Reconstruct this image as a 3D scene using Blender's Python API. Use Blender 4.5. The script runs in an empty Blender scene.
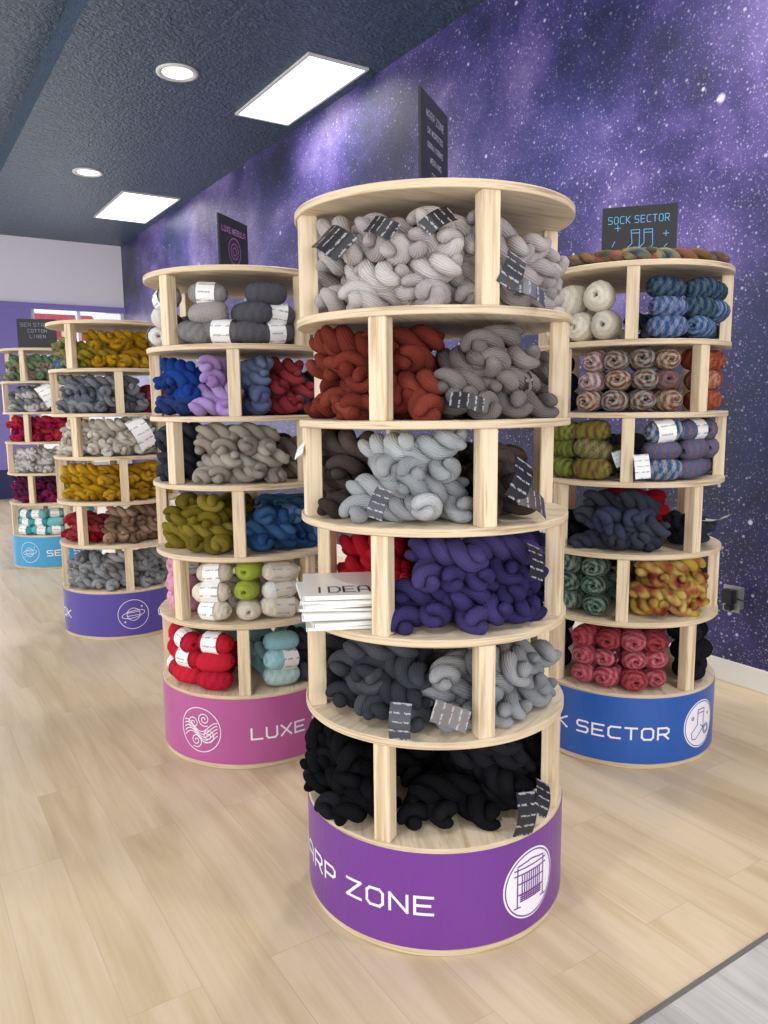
import bpy, bmesh, math, random
import numpy as np
from mathutils import Matrix, Vector
random.seed(11); np.random.seed(7)
D2R = math.pi/180
sc = bpy.context.scene

def hx(h):
    h = h.lstrip('#'); c = [int(h[i:i+2],16)/255 for i in (0,2,4)]
    return tuple(((x/12.92) if x <= .04045 else ((x+.055)/1.055)**2.4) for x in c)

# ------------------------------------------------------------------ materials
def newmat(name):
    m = bpy.data.materials.new(name); m.use_nodes = True
    nt = m.node_tree; b = nt.nodes['Principled BSDF']
    return m, nt, b
def N(nt, t, **k):
    n = nt.nodes.new(t)
    for a, v in k.items(): setattr(n, a, v)
    return n
def L(nt, a, b): nt.links.new(a, b)
def mth(nt, op, a, b=None, clamp=False):
    n = N(nt, 'ShaderNodeMath', operation=op, use_clamp=clamp)
    for i, v in enumerate((a, b)):
        if v is None: continue
        if isinstance(v, (int, float)): n.inputs[i].default_value = v
        else: L(nt, v, n.inputs[i])
    return n.outputs[0]
def ramp(nt, fac, stops):
    r = N(nt, 'ShaderNodeValToRGB'); e = r.color_ramp.elements
    while len(e) < len(stops): e.new(.5)
    for i, (p, c) in enumerate(stops):
        e[i].position = p; e[i].color = (*c, 1)
    L(nt, fac, r.inputs[0]); return r.outputs[0]
def mixc(nt, f, a, b, bt='MIX'):
    n = N(nt, 'ShaderNodeMix', data_type='RGBA', blend_type=bt)
    for idx, v in ((0, f), (6, a), (7, b)):
        if isinstance(v, (int, float)): n.inputs[idx].default_value = v
        elif isinstance(v, tuple): n.inputs[idx].default_value = (*v, 1)
        else: L(nt, v, n.inputs[idx])
    return n.outputs[2]
def simple(name, col, rough=.6, emit=None, noise=.06, metal=0):
    m, nt, b = newmat(name)
    tc = N(nt, 'ShaderNodeTexCoord'); nz = N(nt, 'ShaderNodeTexNoise'); nz.inputs['Scale'].default_value = 9
    L(nt, tc.outputs['Object'], nz.inputs['Vector'])
    c2 = tuple(max(0, x*(1-noise*2)) for x in col)
    L(nt, mixc(nt, nz.outputs['Fac'], col, c2), b.inputs['Base Color'])
    b.inputs['Roughness'].default_value = rough; b.inputs['Metallic'].default_value = metal
    if emit:
        b.inputs['Emission Color'].default_value = (*emit[0], 1); b.inputs['Emission Strength'].default_value = emit[1]
    return m

def mat_wood(name, c1, c2, stretch):
    m, nt, b = newmat(name)
    tc = N(nt, 'ShaderNodeTexCoord'); mp = N(nt, 'ShaderNodeMapping'); mp.inputs['Scale'].default_value = stretch
    L(nt, tc.outputs['Object'], mp.inputs['Vector'])
    nz = N(nt, 'ShaderNodeTexNoise'); nz.inputs['Scale'].default_value = 1; nz.inputs['Detail'].default_value = 5
    nz.inputs['Distortion'].default_value = .6
    L(nt, mp.outputs[0], nz.inputs['Vector'])
    col = ramp(nt, nz.outputs['Fac'], [(.3, c2), (.5, c1), (.62, tuple(x*1.06 for x in c1)), (.75, c2)])
    L(nt, col, b.inputs['Base Color']); b.inputs['Roughness'].default_value = .55
    bp = N(nt, 'ShaderNodeBump'); bp.inputs['Strength'].default_value = .08; L(nt, nz.outputs['Fac'], bp.inputs['Height'])
    L(nt, bp.outputs[0], b.inputs['Normal'])
    return m
W1, W2 = hx('#DDCCB2'), hx('#C2AB89')
M_disc = mat_wood('pine_panel', W1, W2, (5, 45, 5))
M_post = mat_wood('pine_post', hx('#DBC7A8'), hx('#B89C78'), (60, 60, 3))
M_edge = mat_wood('plywood_edge', hx('#CFBB9C'), hx('#A38866'), (4, 4, 160))

def mat_yarn(name, stripes, tilt, cross, variegate, wobk, dist, kcrevice):
    m, nt, b = newmat(name)
    uv = N(nt, 'ShaderNodeUVMap'); sp = N(nt, 'ShaderNodeSeparateXYZ'); L(nt, uv.outputs[0], sp.inputs[0])
    tc = N(nt, 'ShaderNodeTexCoord')
    nz = N(nt, 'ShaderNodeTexNoise'); nz.inputs['Scale'].default_value = 30; nz.inputs['Detail'].default_value = 1
    L(nt, tc.outputs['Object'], nz.inputs['Vector'])
    fz = N(nt, 'ShaderNodeTexNoise'); fz.inputs['Scale'].default_value = 420; fz.inputs['Detail'].default_value = 2
    L(nt, tc.outputs['Object'], fz.inputs['Vector'])
    wob = mth(nt, 'MULTIPLY', nz.outputs['Fac'], wobk)
    p = mth(nt, 'ADD', mth(nt, 'MULTIPLY', sp.outputs[0], stripes*2*math.pi), mth(nt, 'MULTIPLY', sp.outputs[1], tilt))
    s = mth(nt, 'SINE', mth(nt, 'ADD', p, wob))
    if cross:
        p2 = mth(nt, 'SUBTRACT', mth(nt, 'MULTIPLY', sp.outputs[0], stripes*.5*2*math.pi), mth(nt, 'MULTIPLY', sp.outputs[1], tilt*1.3))
        s2 = mth(nt, 'SINE', mth(nt, 'ADD', p2, wob))
        s = mth(nt, 'MAXIMUM', s, mth(nt, 'MULTIPLY', s2, .9))
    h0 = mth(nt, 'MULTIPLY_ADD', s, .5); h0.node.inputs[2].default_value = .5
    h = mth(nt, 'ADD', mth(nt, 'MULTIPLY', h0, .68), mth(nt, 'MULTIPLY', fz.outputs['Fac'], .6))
    A = N(nt, 'ShaderNodeAttribute', attribute_name='ColA'); B = N(nt, 'ShaderNodeAttribute', attribute_name='ColB')
    n2 = N(nt, 'ShaderNodeTexNoise'); n2.inputs['Scale'].default_value = variegate; n2.inputs['Detail'].default_value = 1
    L(nt, tc.outputs['Object'], n2.inputs['Vector'])
    if cross:   # self striping: short colour repeats follow the winding in both directions
        n3 = N(nt, 'ShaderNodeTexNoise'); n3.inputs['Scale'].default_value = 38; L(nt, tc.outputs['Object'], n3.inputs['Vector'])
        nn = mth(nt, 'ADD', mth(nt, 'MULTIPLY', n2.outputs['Fac'], 9), mth(nt, 'MULTIPLY', n3.outputs['Fac'], 3.5))
        q = mth(nt, 'ADD', mth(nt, 'MULTIPLY', sp.outputs[0], 6*math.pi), mth(nt, 'MULTIPLY', sp.outputs[1], 44))
        q2 = mth(nt, 'SUBTRACT', mth(nt, 'MULTIPLY', sp.outputs[0], 4*math.pi), mth(nt, 'MULTIPLY', sp.outputs[1], 52))
        f = mth(nt, 'ADD', mth(nt, 'MULTIPLY', mth(nt, 'SINE', mth(nt, 'ADD', q, nn)), .42), mth(nt, 'MULTIPLY', mth(nt, 'SINE', mth(nt, 'ADD', q2, nn)), .3))
        f = mth(nt, 'ADD', f, mth(nt, 'ADD', mth(nt, 'MULTIPLY', s, .2), .34), clamp=True)
    else:
        f = mth(nt, 'MULTIPLY', mth(nt, 'SUBTRACT', mth(nt, 'ADD', n2.outputs['Fac'], mth(nt, 'MULTIPLY', s, .12)), .43), 7, clamp=True)
    col = mixc(nt, f, A.outputs['Color'], B.outputs['Color'])
    crevice_shade = mth(nt, 'ADD', mth(nt, 'MULTIPLY', h, kcrevice), 1.02-kcrevice)  # shade between threads painted into the yarn colour, following bump height
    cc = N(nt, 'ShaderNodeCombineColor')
    for i in range(3): L(nt, crevice_shade, cc.inputs[i])
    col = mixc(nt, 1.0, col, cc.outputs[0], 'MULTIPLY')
    L(nt, col, b.inputs['Base Color']); b.inputs['Roughness'].default_value = 1
    b.inputs['Specular IOR Level'].default_value = .03
    bp = N(nt, 'ShaderNodeBump'); bp.inputs['Strength'].default_value = .8; bp.inputs['Distance'].default_value = dist
    L(nt, h, bp.inputs['Height']); L(nt, bp.outputs[0], b.inputs['Normal'])
    return m
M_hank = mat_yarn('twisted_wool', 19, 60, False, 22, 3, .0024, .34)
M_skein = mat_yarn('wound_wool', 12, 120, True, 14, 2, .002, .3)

def mat_label():
    m, nt, b = newmat('printed_label')
    uv = N(nt, 'ShaderNodeUVMap')
    A = N(nt, 'ShaderNodeAttribute', attribute_name='ColA'); B = N(nt, 'ShaderNodeAttribute', attribute_name='ColB')
    sp = N(nt, 'ShaderNodeSeparateXYZ'); L(nt, uv.outputs[0], sp.inputs[0])
    wv = N(nt, 'ShaderNodeTexNoise'); wv.inputs['Scale'].default_value = 22; L(nt, uv.outputs[0], wv.inputs['Vector'])
    row = mth(nt, 'SINE', mth(nt, 'ADD', mth(nt, 'MULTIPLY', sp.outputs[1], 24), mth(nt, 'MULTIPLY', wv.outputs['Fac'], 2.2)))
    mp = N(nt, 'ShaderNodeMapping'); mp.inputs['Scale'].default_value = (5, 4, 1); L(nt, uv.outputs[0], mp.inputs['Vector'])
    nz = N(nt, 'ShaderNodeTexNoise'); nz.inputs['Scale'].default_value = 1; L(nt, mp.outputs[0], nz.inputs['Vector'])
    f = mth(nt, 'MULTIPLY', mth(nt, 'GREATER_THAN', row, .82), mth(nt, 'GREATER_THAN', nz.outputs['Fac'], .47))
    f = mth(nt, 'MULTIPLY', f, .75)
    L(nt, mixc(nt, f, A.outputs['Color'], B.outputs['Color']), b.inputs['Base Color'])
    b.inputs['Roughness'].default_value = .45
    return m
M_label = mat_label()

def N_sep(nt, c):
    s = N(nt, 'ShaderNodeSeparateColor'); L(nt, c, s.inputs[0]); return s.outputs[0]
def mat_floor(name, c1, c2, c3, rough):
    m, nt, b = newmat(name)
    tc = N(nt, 'ShaderNodeTexCoord'); mp = N(nt, 'ShaderNodeMapping'); mp.inputs['Rotation'].default_value = (0, 0, math.pi/2)
    L(nt, tc.outputs['Object'], mp.inputs['Vector'])
    br = N(nt, 'ShaderNodeTexBrick'); br.offset = .37; br.inputs['Scale'].default_value = 1
    br.inputs['Brick Width'].default_value = 1.22; br.inputs['Row Height'].default_value = .18
    br.inputs['Mortar Size'].default_value = .001; br.inputs['Mortar Smooth'].default_value = .3; br.inputs['Bias'].default_value = 0
    br.inputs['Color1'].default_value = (0, 0, 0, 1); br.inputs['Color2'].default_value = (1, 1, 1, 1); br.inputs['Mortar'].default_value = (.5, .5, .5, 1)
    L(nt, mp.outputs[0], br.inputs['Vector'])
    m2 = N(nt, 'ShaderNodeMapping'); m2.inputs['Scale'].default_value = (9, .9, 1); L(nt, tc.outputs['Object'], m2.inputs['Vector'])
    off = N(nt, 'ShaderNodeVectorMath', operation='MULTIPLY_ADD'); L(nt, br.outputs['Color'], off.inputs[0]); off.inputs[1].default_value = (7, 13, 5); L(nt, m2.outputs[0], off.inputs[2])
    nz = N(nt, 'ShaderNodeTexNoise'); nz.inputs['Scale'].default_value = 1.2; nz.inputs['Detail'].default_value = 6; nz.inputs['Distortion'].default_value = .8
    L(nt, off.outputs[0], nz.inputs['Vector'])
    m3 = N(nt, 'ShaderNodeMapping'); m3.inputs['Scale'].default_value = (90, 3, 1); L(nt, tc.outputs['Object'], m3.inputs['Vector'])
    nf = N(nt, 'ShaderNodeTexNoise'); nf.inputs['Scale'].default_value = 1; L(nt, m3.outputs[0], nf.inputs['Vector'])
    g = mth(nt, 'ADD', mth(nt, 'MULTIPLY', nz.outputs['Fac'], .8), mth(nt, 'MULTIPLY', nf.outputs['Fac'], .2))
    g = mth(nt, 'ADD', g, mth(nt, 'MULTIPLY', mth(nt, 'SUBTRACT', N_sep(nt, br.outputs['Color']), .5), .10))
    col = ramp(nt, g, [(.28, c3), (.47, c2), (.6, c1), (.75, c2)])
    col = mixc(nt, mth(nt, 'MULTIPLY', br.outputs['Fac'], .4), col, tuple(x*.45 for x in c2))
    L(nt, col, b.inputs['Base Color']); b.inputs['Roughness'].default_value = rough
    bp = N(nt, 'ShaderNodeBump'); bp.inputs['Strength'].default_value = .12; bp.inputs['Distance'].default_value = .002
    L(nt, mth(nt, 'SUBTRACT', nf.outputs['Fac'], br.outputs['Fac']), bp.inputs['Height']); L(nt, bp.outputs[0], b.inputs['Normal'])
    return m
M_floor = mat_floor('oak_vinyl_planks', hx('#D2BFA2'), hx('#C9B494'), hx('#B8A280'), .34)
M_grey = mat_floor('grey_vinyl_planks', hx('#BFBCB8'), hx('#AEABA7'), hx('#969390'), .45)

def mat_galaxy():
    m, nt, b = newmat('galaxy_mural')
    tc = N(nt, 'ShaderNodeTexCoord'); sp = N(nt, 'ShaderNodeSeparateXYZ'); L(nt, tc.outputs['Object'], sp.inputs[0])
    cb = N(nt, 'ShaderNodeCombineXYZ'); L(nt, sp.outputs[1], cb.inputs[0]); L(nt, sp.outputs[2], cb.inputs[1])
    v = cb.outputs[0]
    def noise(scale, detail, rough=.6, dist=0):
        n = N(nt, 'ShaderNodeTexNoise'); n.inputs['Scale'].default_value = scale; n.inputs['Detail'].default_value = detail
        n.inputs['Roughness'].default_value = rough; n.inputs['Distortion'].default_value = dist; L(nt, v, n.inputs['Vector']); return n.outputs['Fac']
    n1 = noise(.75, 9, .60, .2); n2 = noise(6, 7, .8); n3 = noise(.55, 3)
    zg = mth(nt, 'MULTIPLY', mth(nt, 'SUBTRACT', mth(nt, 'MINIMUM', sp.outputs[2], 2.9), 2.0), .09)
    f = mth(nt, 'ADD', mth(nt, 'ADD', mth(nt, 'MULTIPLY', mth(nt, 'SUBTRACT', n1, .5), 1.6), mth(nt, 'MULTIPLY', n2, .34)), mth(nt, 'ADD', zg, .36))
    col = ramp(nt, f, [(.30, hx('#12112A')), (.46, hx('#25224C')), (.58, hx('#3C336E')), (.70, hx('#5C4C8C')), (.9, hx('#8F80B4'))])
    blue = mth(nt, 'MULTIPLY', mth(nt, 'SUBTRACT', n3, .44), 5, clamp=True)
    col = mixc(nt, mth(nt, 'MULTIPLY', blue, .7), col, mixc(nt, .45, col, hx('#2A3F80')))
    def stars(scale, rad, prob, br):
        vo = N(nt, 'ShaderNodeTexVoronoi'); vo.inputs['Scale'].default_value = scale; L(nt, v, vo.inputs['Vector'])
        s = N(nt, 'ShaderNodeSeparateColor'); L(nt, vo.outputs['Color'], s.inputs[0])
        r = mth(nt, 'MULTIPLY', s.outputs[1], rad)
        inside = mth(nt, 'DIVIDE', mth(nt, 'SUBTRACT', r, vo.outputs['Distance']), rad*.5, clamp=True)
        return mth(nt, 'MULTIPLY', mth(nt, 'MULTIPLY', inside, mth(nt, 'LESS_THAN', s.outputs[0], prob)), br)
    dens = mth(nt, 'MULTIPLY', mth(nt, 'SUBTRACT', n1, .3), 3.2, clamp=True)
    st = mth(nt, 'ADD', stars(3.5, .11, .5, .9), stars(11, .17, .4, .9), clamp=True)
    st = mth(nt, 'ADD', st, mth(nt, 'MULTIPLY', stars(28, .31, .45, .9), dens), clamp=True)
    st = mth(nt, 'ADD', st, mth(nt, 'MULTIPLY', stars(60, .48, .5, .65), dens), clamp=True)
    st = mth(nt, 'ADD', st, mth(nt, 'MULTIPLY', stars(120, .6, .6, .4), dens), clamp=True)
    col = mixc(nt, st, col, hx('#D6CFE8'))
    L(nt, col, b.inputs['Base Color']); b.inputs['Roughness'].default_value = .42
    bp = N(nt, 'ShaderNodeBump'); bp.inputs['Strength'].default_value = .12; bp.inputs['Distance'].default_value = .004
    L(nt, noise(60, 2), bp.inputs['Height']); L(nt, bp.outputs[0], b.inputs['Normal'])
    return m
M_gal = mat_galaxy()

def mat_ceiling():
    m, nt, b = newmat('navy_textured_ceiling')
    tc = N(nt, 'ShaderNodeTexCoord')
    n = N(nt, 'ShaderNodeTexNoise'); n.inputs['Scale'].default_value = 38; n.inputs['Detail'].default_value = 3; L(nt, tc.outputs['Object'], n.inputs['Vector'])
    n2 = N(nt, 'ShaderNodeTexNoise'); n2.inputs['Scale'].default_value = 16; n2.inputs['Detail'].default_value = 3; L(nt, tc.outputs['Object'], n2.inputs['Vector'])
    s = mth(nt, 'ADD', mth(nt, 'MULTIPLY', n.outputs['Fac'], .6), mth(nt, 'MULTIPLY', n2.outputs['Fac'], .4))
    col = ramp(nt, s, [(.38, hx('#2A3B50')), (.5, hx('#36485E')), (.64, hx('#4C617A'))])
    L(nt, col, b.inputs['Base Color']); b.inputs['Roughness'].default_value = .36
    bp = N(nt, 'ShaderNodeBump'); bp.inputs['Strength'].default_value = .9; bp.inputs['Distance'].default_value = .03
    L(nt, s, bp.inputs['Height']); L(nt, bp.outputs[0], b.inputs['Normal'])
    return m
M_ceil = mat_ceiling()
M_lav = simple('lavender_paint', hx('#F3F0FC'), .6, noise=.01)
M_vio = simple('violet_paint', hx('#8A7FCB'), .5, noise=.03)
M_navy = simple('navy_paint', hx('#22305E'), .5, noise=.03)
M_white = simple('white_paint', hx('#E4E1DB'), .5, noise=.02)
M_vinylw = simple('white_vinyl', hx('#EDE8F2'), .4, noise=.02)
M_black = simple('black_chalkboard', hx('#1B1B20'), .5, noise=.1)
M_strip = simple('grey_transition_strip', hx('#6A6662'), .5)
M_pan = simple('led_panel', (1, 1, 1), .5, emit=((1, .98, .95), 2.5))
M_trim = simple('white_metal_trim', hx('#DADADA'), .4)
M_metal = simple('galvanised_metal', hx('#A9AAAC'), .35, metal=.7)
M_blk = simple('black_plastic', hx('#15151A'), .4)
M_pink = simple('pink_chalk', hx('#A96FB0'), .8)
M_blue = simple('blue_chalk', hx('#6FB6EA'), .8)
M_wch = simple('white_chalk', hx('#9FA4BC'), .8)
M_paper = simple('magazine_paper', hx('#EFEDE8'), .35, noise=.02)

# ------------------------------------------------------------------ mesh helpers
def link(o, parent=None):
    sc.collection.objects.link(o)
    if parent is not None: o.parent = parent
    return o
def empty(name, loc=(0, 0, 0)):
    o = bpy.data.objects.new(name, None); o.location = loc; o.empty_display_size = .1
    return link(o)
def mesh_obj(name, verts, faces, mat, parent=None, smooth=False):
    me = bpy.data.meshes.new(name); me.from_pydata([tuple(v) for v in verts], [], faces); me.update()
    for m in (mat if isinstance(mat, (list, tuple)) else [mat]): me.materials.append(m)
    if smooth:
        for p in me.polygons: p.use_smooth = True
    return link(bpy.data.objects.new(name, me), parent)
def box(name, lo, hi, mat, parent=None, bevel=0, rot=None):
    x0, y0, z0 = lo; x1, y1, z1 = hi
    c = Vector(((x0+x1)/2, (y0+y1)/2, (z0+z1)/2))
    bm = bmesh.new(); bmesh.ops.create_cube(bm, size=1)
    for v in bm.verts: v.co = Vector((v.co.x*(x1-x0), v.co.y*(y1-y0), v.co.z*(z1-z0)))
    if bevel: bmesh.ops.bevel(bm, geom=bm.edges[:], offset=bevel, segments=2, affect='EDGES')
    if rot:
        for v in bm.verts: v.co = rot@Vector((v.co.x+c.x, v.co.y+c.y, v.co.z))+Vector((0, 0, c.z))
    else:
        for v in bm.verts: v.co += c
    me = bpy.data.meshes.new(name); bm.to_mesh(me); bm.free(); me.materials.append(mat)
    return link(bpy.data.objects.new(name, me), parent)
def disc(name, r, z0, z1, mats, parent, seg=96, bev=.002):
    bm = bmesh.new()
    prof = [(0, z0), (r-bev, z0), (r, z0+bev), (r, z1-bev), (r-bev, z1), (0, z1)]
    rings = []
    for (rr, z) in prof:
        if rr == 0: rings.append([bm.verts.new((0, 0, z))])
        else: rings.append([bm.verts.new((rr*math.cos(2*math.pi*i/seg), rr*math.sin(2*math.pi*i/seg), z)) for i in range(seg)])
    for k in range(5):
        a, b = rings[k], rings[k+1]
        for i in range(seg):
            j = (i+1) % seg
            if len(a) == 1: f = bm.faces.new((a[0], b[j], b[i]))
            elif len(b) == 1: f = bm.faces.new((a[i], a[j], b[0]))
            else: f = bm.faces.new((a[i], a[j], b[j], b[i]))
            f.material_index = 1 if k in (1, 2, 3) else 0
    me = bpy.data.meshes.new(name); bm.to_mesh(me); bm.free()
    for m in mats: me.materials.append(m)
    return link(bpy.data.objects.new(name, me), parent)

def ribbons(lines, w, fn, off, step=.006):
    V, F = [], []
    for ln in lines:
        for (p, q) in zip(ln[:-1], ln[1:]):
            p = Vector(p); q = Vector(q); d = q-p; l = d.length
            if l < 1e-6: continue
            d /= l; n = Vector((-d.y, d.x))*w/2; p = p-d*w*.42; q = q+d*w*.42; l = (q-p).length
            k = max(1, int(l/step)); b0 = len(V)
            for i in range(k+1):
                c = p+(q-p)*i/k
                for s in (1, -1): V.append(fn(c.x+n.x*s, c.y+n.y*s, off))
            for i in range(k): F.append((b0+2*i, b0+2*i+1, b0+2*i+3, b0+2*i+2))
    return V, F
def circ(cx, cy, r, n=40, a0=0, a1=360):
    return [(cx+r*math.cos((a0+(a1-a0)*i/n)*D2R), cy+r*math.sin((a0+(a1-a0)*i/n)*D2R)) for i in range(n+1)]
GL = {
 'A': [[(0,0),(0,.75),(.22,1),(.78,1),(1,.75),(1,0)],[(0,.38),(1,.38)]],
 'R': [[(0,0),(0,1),(.8,1),(1,.85),(1,.6),(.8,.43),(0,.43)],[(.5,.43),(1,0)]],
 'P': [[(0,0),(0,1),(.8,1),(1,.85),(1,.55),(.8,.4),(0,.4)]],
 'Z': [[(0,1),(1,1),(0,0),(1,0)]],
 'O': [[(.2,0),(.8,0),(1,.2),(1,.8),(.8,1),(.2,1),(0,.8),(0,.2),(.2,0)]],
 'N': [[(0,0),(0,1),(1,0),(1,1)]], 'E': [[(1,0),(0,0),(0,1),(1,1)],[(0,.5),(.85,.5)]],
 'W': [[(0,1),(.22,0),(.5,.8),(.78,0),(1,1)]], 'L': [[(0,1),(0,0),(1,0)]],
 'U': [[(0,1),(0,.2),(.2,0),(.8,0),(1,.2),(1,1)]], 'X': [[(0,0),(1,1)],[(0,1),(1,0)]],
 'S': [[(1,.95),(.85,1),(.15,1),(0,.85),(0,.62),(.15,.5),(.85,.5),(1,.38),(1,.15),(.85,0),(0,0)]],
 'C': [[(1,1),(.2,1),(0,.8),(0,.2),(.2,0),(1,0)]], 'K': [[(0,0),(0,1)],[(1,1),(.15,.5),(1,0)]],
 'T': [[(0,1),(1,1)],[(.5,1),(.5,0)]], 'B': [[(0,0),(0,1),(.8,1),(.95,.8),(.8,.52),(0,.52)],[(.8,.52),(1,.3),(.8,0),(0,0)]],
 'D': [[(0,0),(0,1),(.7,1),(1,.75),(1,.25),(.7,0),(0,0)]], 'I': [[(.5,0),(.5,1)]], 'H': [[(0,0),(0,1)],[(1,0),(1,1)],[(0,.5),(1,.5)]],
 'G': [[(1,1),(.2,1),(0,.8),(0,.2),(.2,0),(1,0),(1,.45),(.6,.45)]], 'Y': [[(0,1),(.5,.5),(1,1)],[(.5,.5),(.5,0)]], 'M': [[(0,0),(0,1),(.5,.4),(1,1),(1,0)]],
 'V': [[(0,1),(.5,0),(1,1)]], 'F': [[(0,0),(0,1),(1,1)],[(0,.5),(.8,.5)]]}
def text_lines(s, x0, y0, w, h, pitch):
    out = []; x = x0
    for ch in s:
        for ln in GL.get(ch, []): out.append([(x+a*w, y0+b*h) for a, b in ln])
        x += pitch*(.45 if ch == ' ' else 1)
    return out

# ------------------------------------------------------------------ yarn templates (numpy)
def sweep(P, rad, nr, v_len):
    n = len(P); T = np.gradient(P, axis=0); T /= np.linalg.norm(T, axis=1)[:, None]
    up = np.array([0, 0, 1.0]); V = []; UV = []
    prev = np.cross(T[0], up); prev /= np.linalg.norm(prev)
    for i in range(n):
        a = prev-T[i]*np.dot(prev, T[i]); a /= np.linalg.norm(a); prev = a; b = np.cross(T[i], a)
        for j in range(nr+1):
            th = 2*math.pi*j/nr
            V.append(P[i]+rad[i]*(math.cos(th)*a+math.sin(th)*b)); UV.append((j/nr, v_len*i/(n-1)))
    F = [(i*(nr+1)+j, i*(nr+1)+j+1, (i+1)*(nr+1)+j+1, (i+1)*(nr+1)+j) for i in range(n-1) for j in range(nr)]
    return np.array(V), np.array(F), np.array(UV)
def merge(parts):
    V = []; F = []; U = []; o = 0
    for v, f, u in parts: V.append(v); F.append(f+o); U.append(u); o += len(v)
    return np.vstack(V), np.vstack(F), np.vstack(U)
def hank(n=40, nr=12, turns=1.7, Lh=.2, seed=0):
    """a skein folded in half and twisted on itself: two plies wound round each other"""
    rs = np.random.RandomState(seed); parts = []
    tt = (1-np.cos(np.linspace(0, np.pi, n)))/2*.55+np.linspace(0, 1, n)*.45
    j0 = rs.uniform(0, 6); j1 = rs.uniform(0, 6)
    for s in range(2):
        t = tt; e = np.clip(1-np.abs(2*t-1)**6, 0, 1)
        ph = t*turns*2*np.pi+s*np.pi+np.sin(t*4+j0)*.15
        rh = .0212*(.70+.30*np.sin(np.pi*t)); rr = .0222*e**.45*(.90+.10*np.sin(np.pi*t))+.0004
        bend = .012*np.sin(t*np.pi*1.4+j1)
        P = np.stack([(t-.5)*Lh, rh*np.cos(ph)+bend, rh*np.sin(ph)], 1)
        parts.append(sweep(P, rr, nr, 1.0))
    return merge(parts)
def skein(n=16, nr=14, Ls=.135, R=.043, seed=0, pw=3.0):
    t = np.linspace(0, 1, n); x = np.sin((t-.5)*np.pi)
    r = R*np.clip(1-np.abs(x)**pw, 0, 1)**(1/2.2)
    X = x*Ls/2
    pts = [(-Ls/2+.022, .003), (-Ls/2+.004, .009)]+[(X[i], max(r[i], .012)) for i in range(1, n-1)]+[(Ls/2-.004, .009), (Ls/2-.022, .003)]
    V = []; U = []; m = len(pts)
    for i, (xx, rr) in enumerate(pts):
        for j in range(nr+1):
            th = 2*math.pi*j/nr; w = 1+.03*math.sin(3*th+seed)
            V.append((xx, rr*w*math.cos(th), rr*w*math.sin(th))); U.append((j/nr, i/(m-1)))
    F = [(i*(nr+1)+j, i*(nr+1)+j+1, (i+1)*(nr+1)+j+1, (i+1)*(nr+1)+j) for i in range(m-1) for j in range(nr)]
    return np.array(V), np.array(F), np.array(U)
def band_t(R=.0445, W=.062, nr=16):
    V = []; U = []
    for i, xx in enumerate((-W/2, W/2)):
        for j in range(nr+1):
            th = 2*math.pi*j/nr; w = 1.01
            V.append((xx, R*w*math.cos(th), R*w*math.sin(th))); U.append((i*.7, j/nr*2.2))
    F = [(j, j+1, nr+1+j+1, nr+1+j) for j in range(nr)]
    return np.array(V), np.array(F), np.array(U)
def card_t(w=.06, h=.1, fold=.012):
    V = []; U = []; n = 6
    for i in range(n+1):
        for j in range(2):
            x = (j-.5)*w; z = (i/n-.5)*h
            V.append((fold*math.sin(i/n*math.pi), x, z)); U.append((j*.8, i/n*1.1))
    F = [(2*i, 2*i+1, 2*i+3, 2*i+2) for i in range(n)]
    V = np.array(V); V2 = V+np.array([-.0012, 0, 0]); F = np.array(F)
    return np.vstack([V, V2]), np.vstack([F, F[:, ::-1]+len(V)]), np.vstack([U, U])
HANKS = [hank(seed=i, turns=1.45+.13*i) for i in range(5)]
HANKS_LO = [hank(n=20, nr=7, seed=i, turns=1.5+.13*i) for i in range(3)]
SK = [skein(seed=i) for i in range(3)]
BALLS = [skein(seed=i, Ls=.1, R=.048, pw=2.3) for i in range(3)]
BAND = band_t(); CARD = card_t()
HBAND = band_t(R=.041, W=.045)

class MB:
    def __init__(s): s.V = []; s.F = []; s.U = []; s.A = []; s.B = []; s.o = 0
    def add(s, tpl, M, ca, cb):
        v, f, u = tpl; R = np.array(M.to_3x3()); t = np.array(M.translation)
        s.V.append(v@R.T+t); s.F.append(f+s.o); s.U.append(u[f.ravel()])
        s.A.append(np.tile((*ca, 1), (len(v), 1))); s.B.append(np.tile((*cb, 1), (len(v), 1))); s.o += len(v)
    def build(s, name, mat, parent=None, smooth=True):
        if not s.V: return None
        V = np.vstack(s.V).astype(np.float32); F = np.vstack(s.F).astype(np.int32); U = np.vstack(s.U).astype(np.float32)
        if parent is not None: V = V-np.array(parent.location, dtype=np.float32)
        me = bpy.data.meshes.new(name)
        me.vertices.add(len(V)); me.vertices.foreach_set('co', V.ravel())
        me.loops.add(F.size); me.loops.foreach_set('vertex_index', F.ravel())
        me.polygons.add(len(F)); me.polygons.foreach_set('loop_start', np.arange(0, F.size, 4, dtype=np.int32))
        me.polygons.foreach_set('use_smooth', np.full(len(F), smooth))
        me.update(calc_edges=True)
        uvl = me.uv_layers.new(name='UVMap'); uvl.data.foreach_set('uv', U.ravel())
        for nm, arr in (('ColA', s.A), ('ColB', s.B)):
            at = me.color_attributes.new(nm, 'FLOAT_COLOR', 'POINT')
            at.data.foreach_set('color', np.vstack(arr).astype(np.float32).ravel())
        me.materials.append(mat)
        return link(bpy.data.objects.new(name, me), parent)

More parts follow.
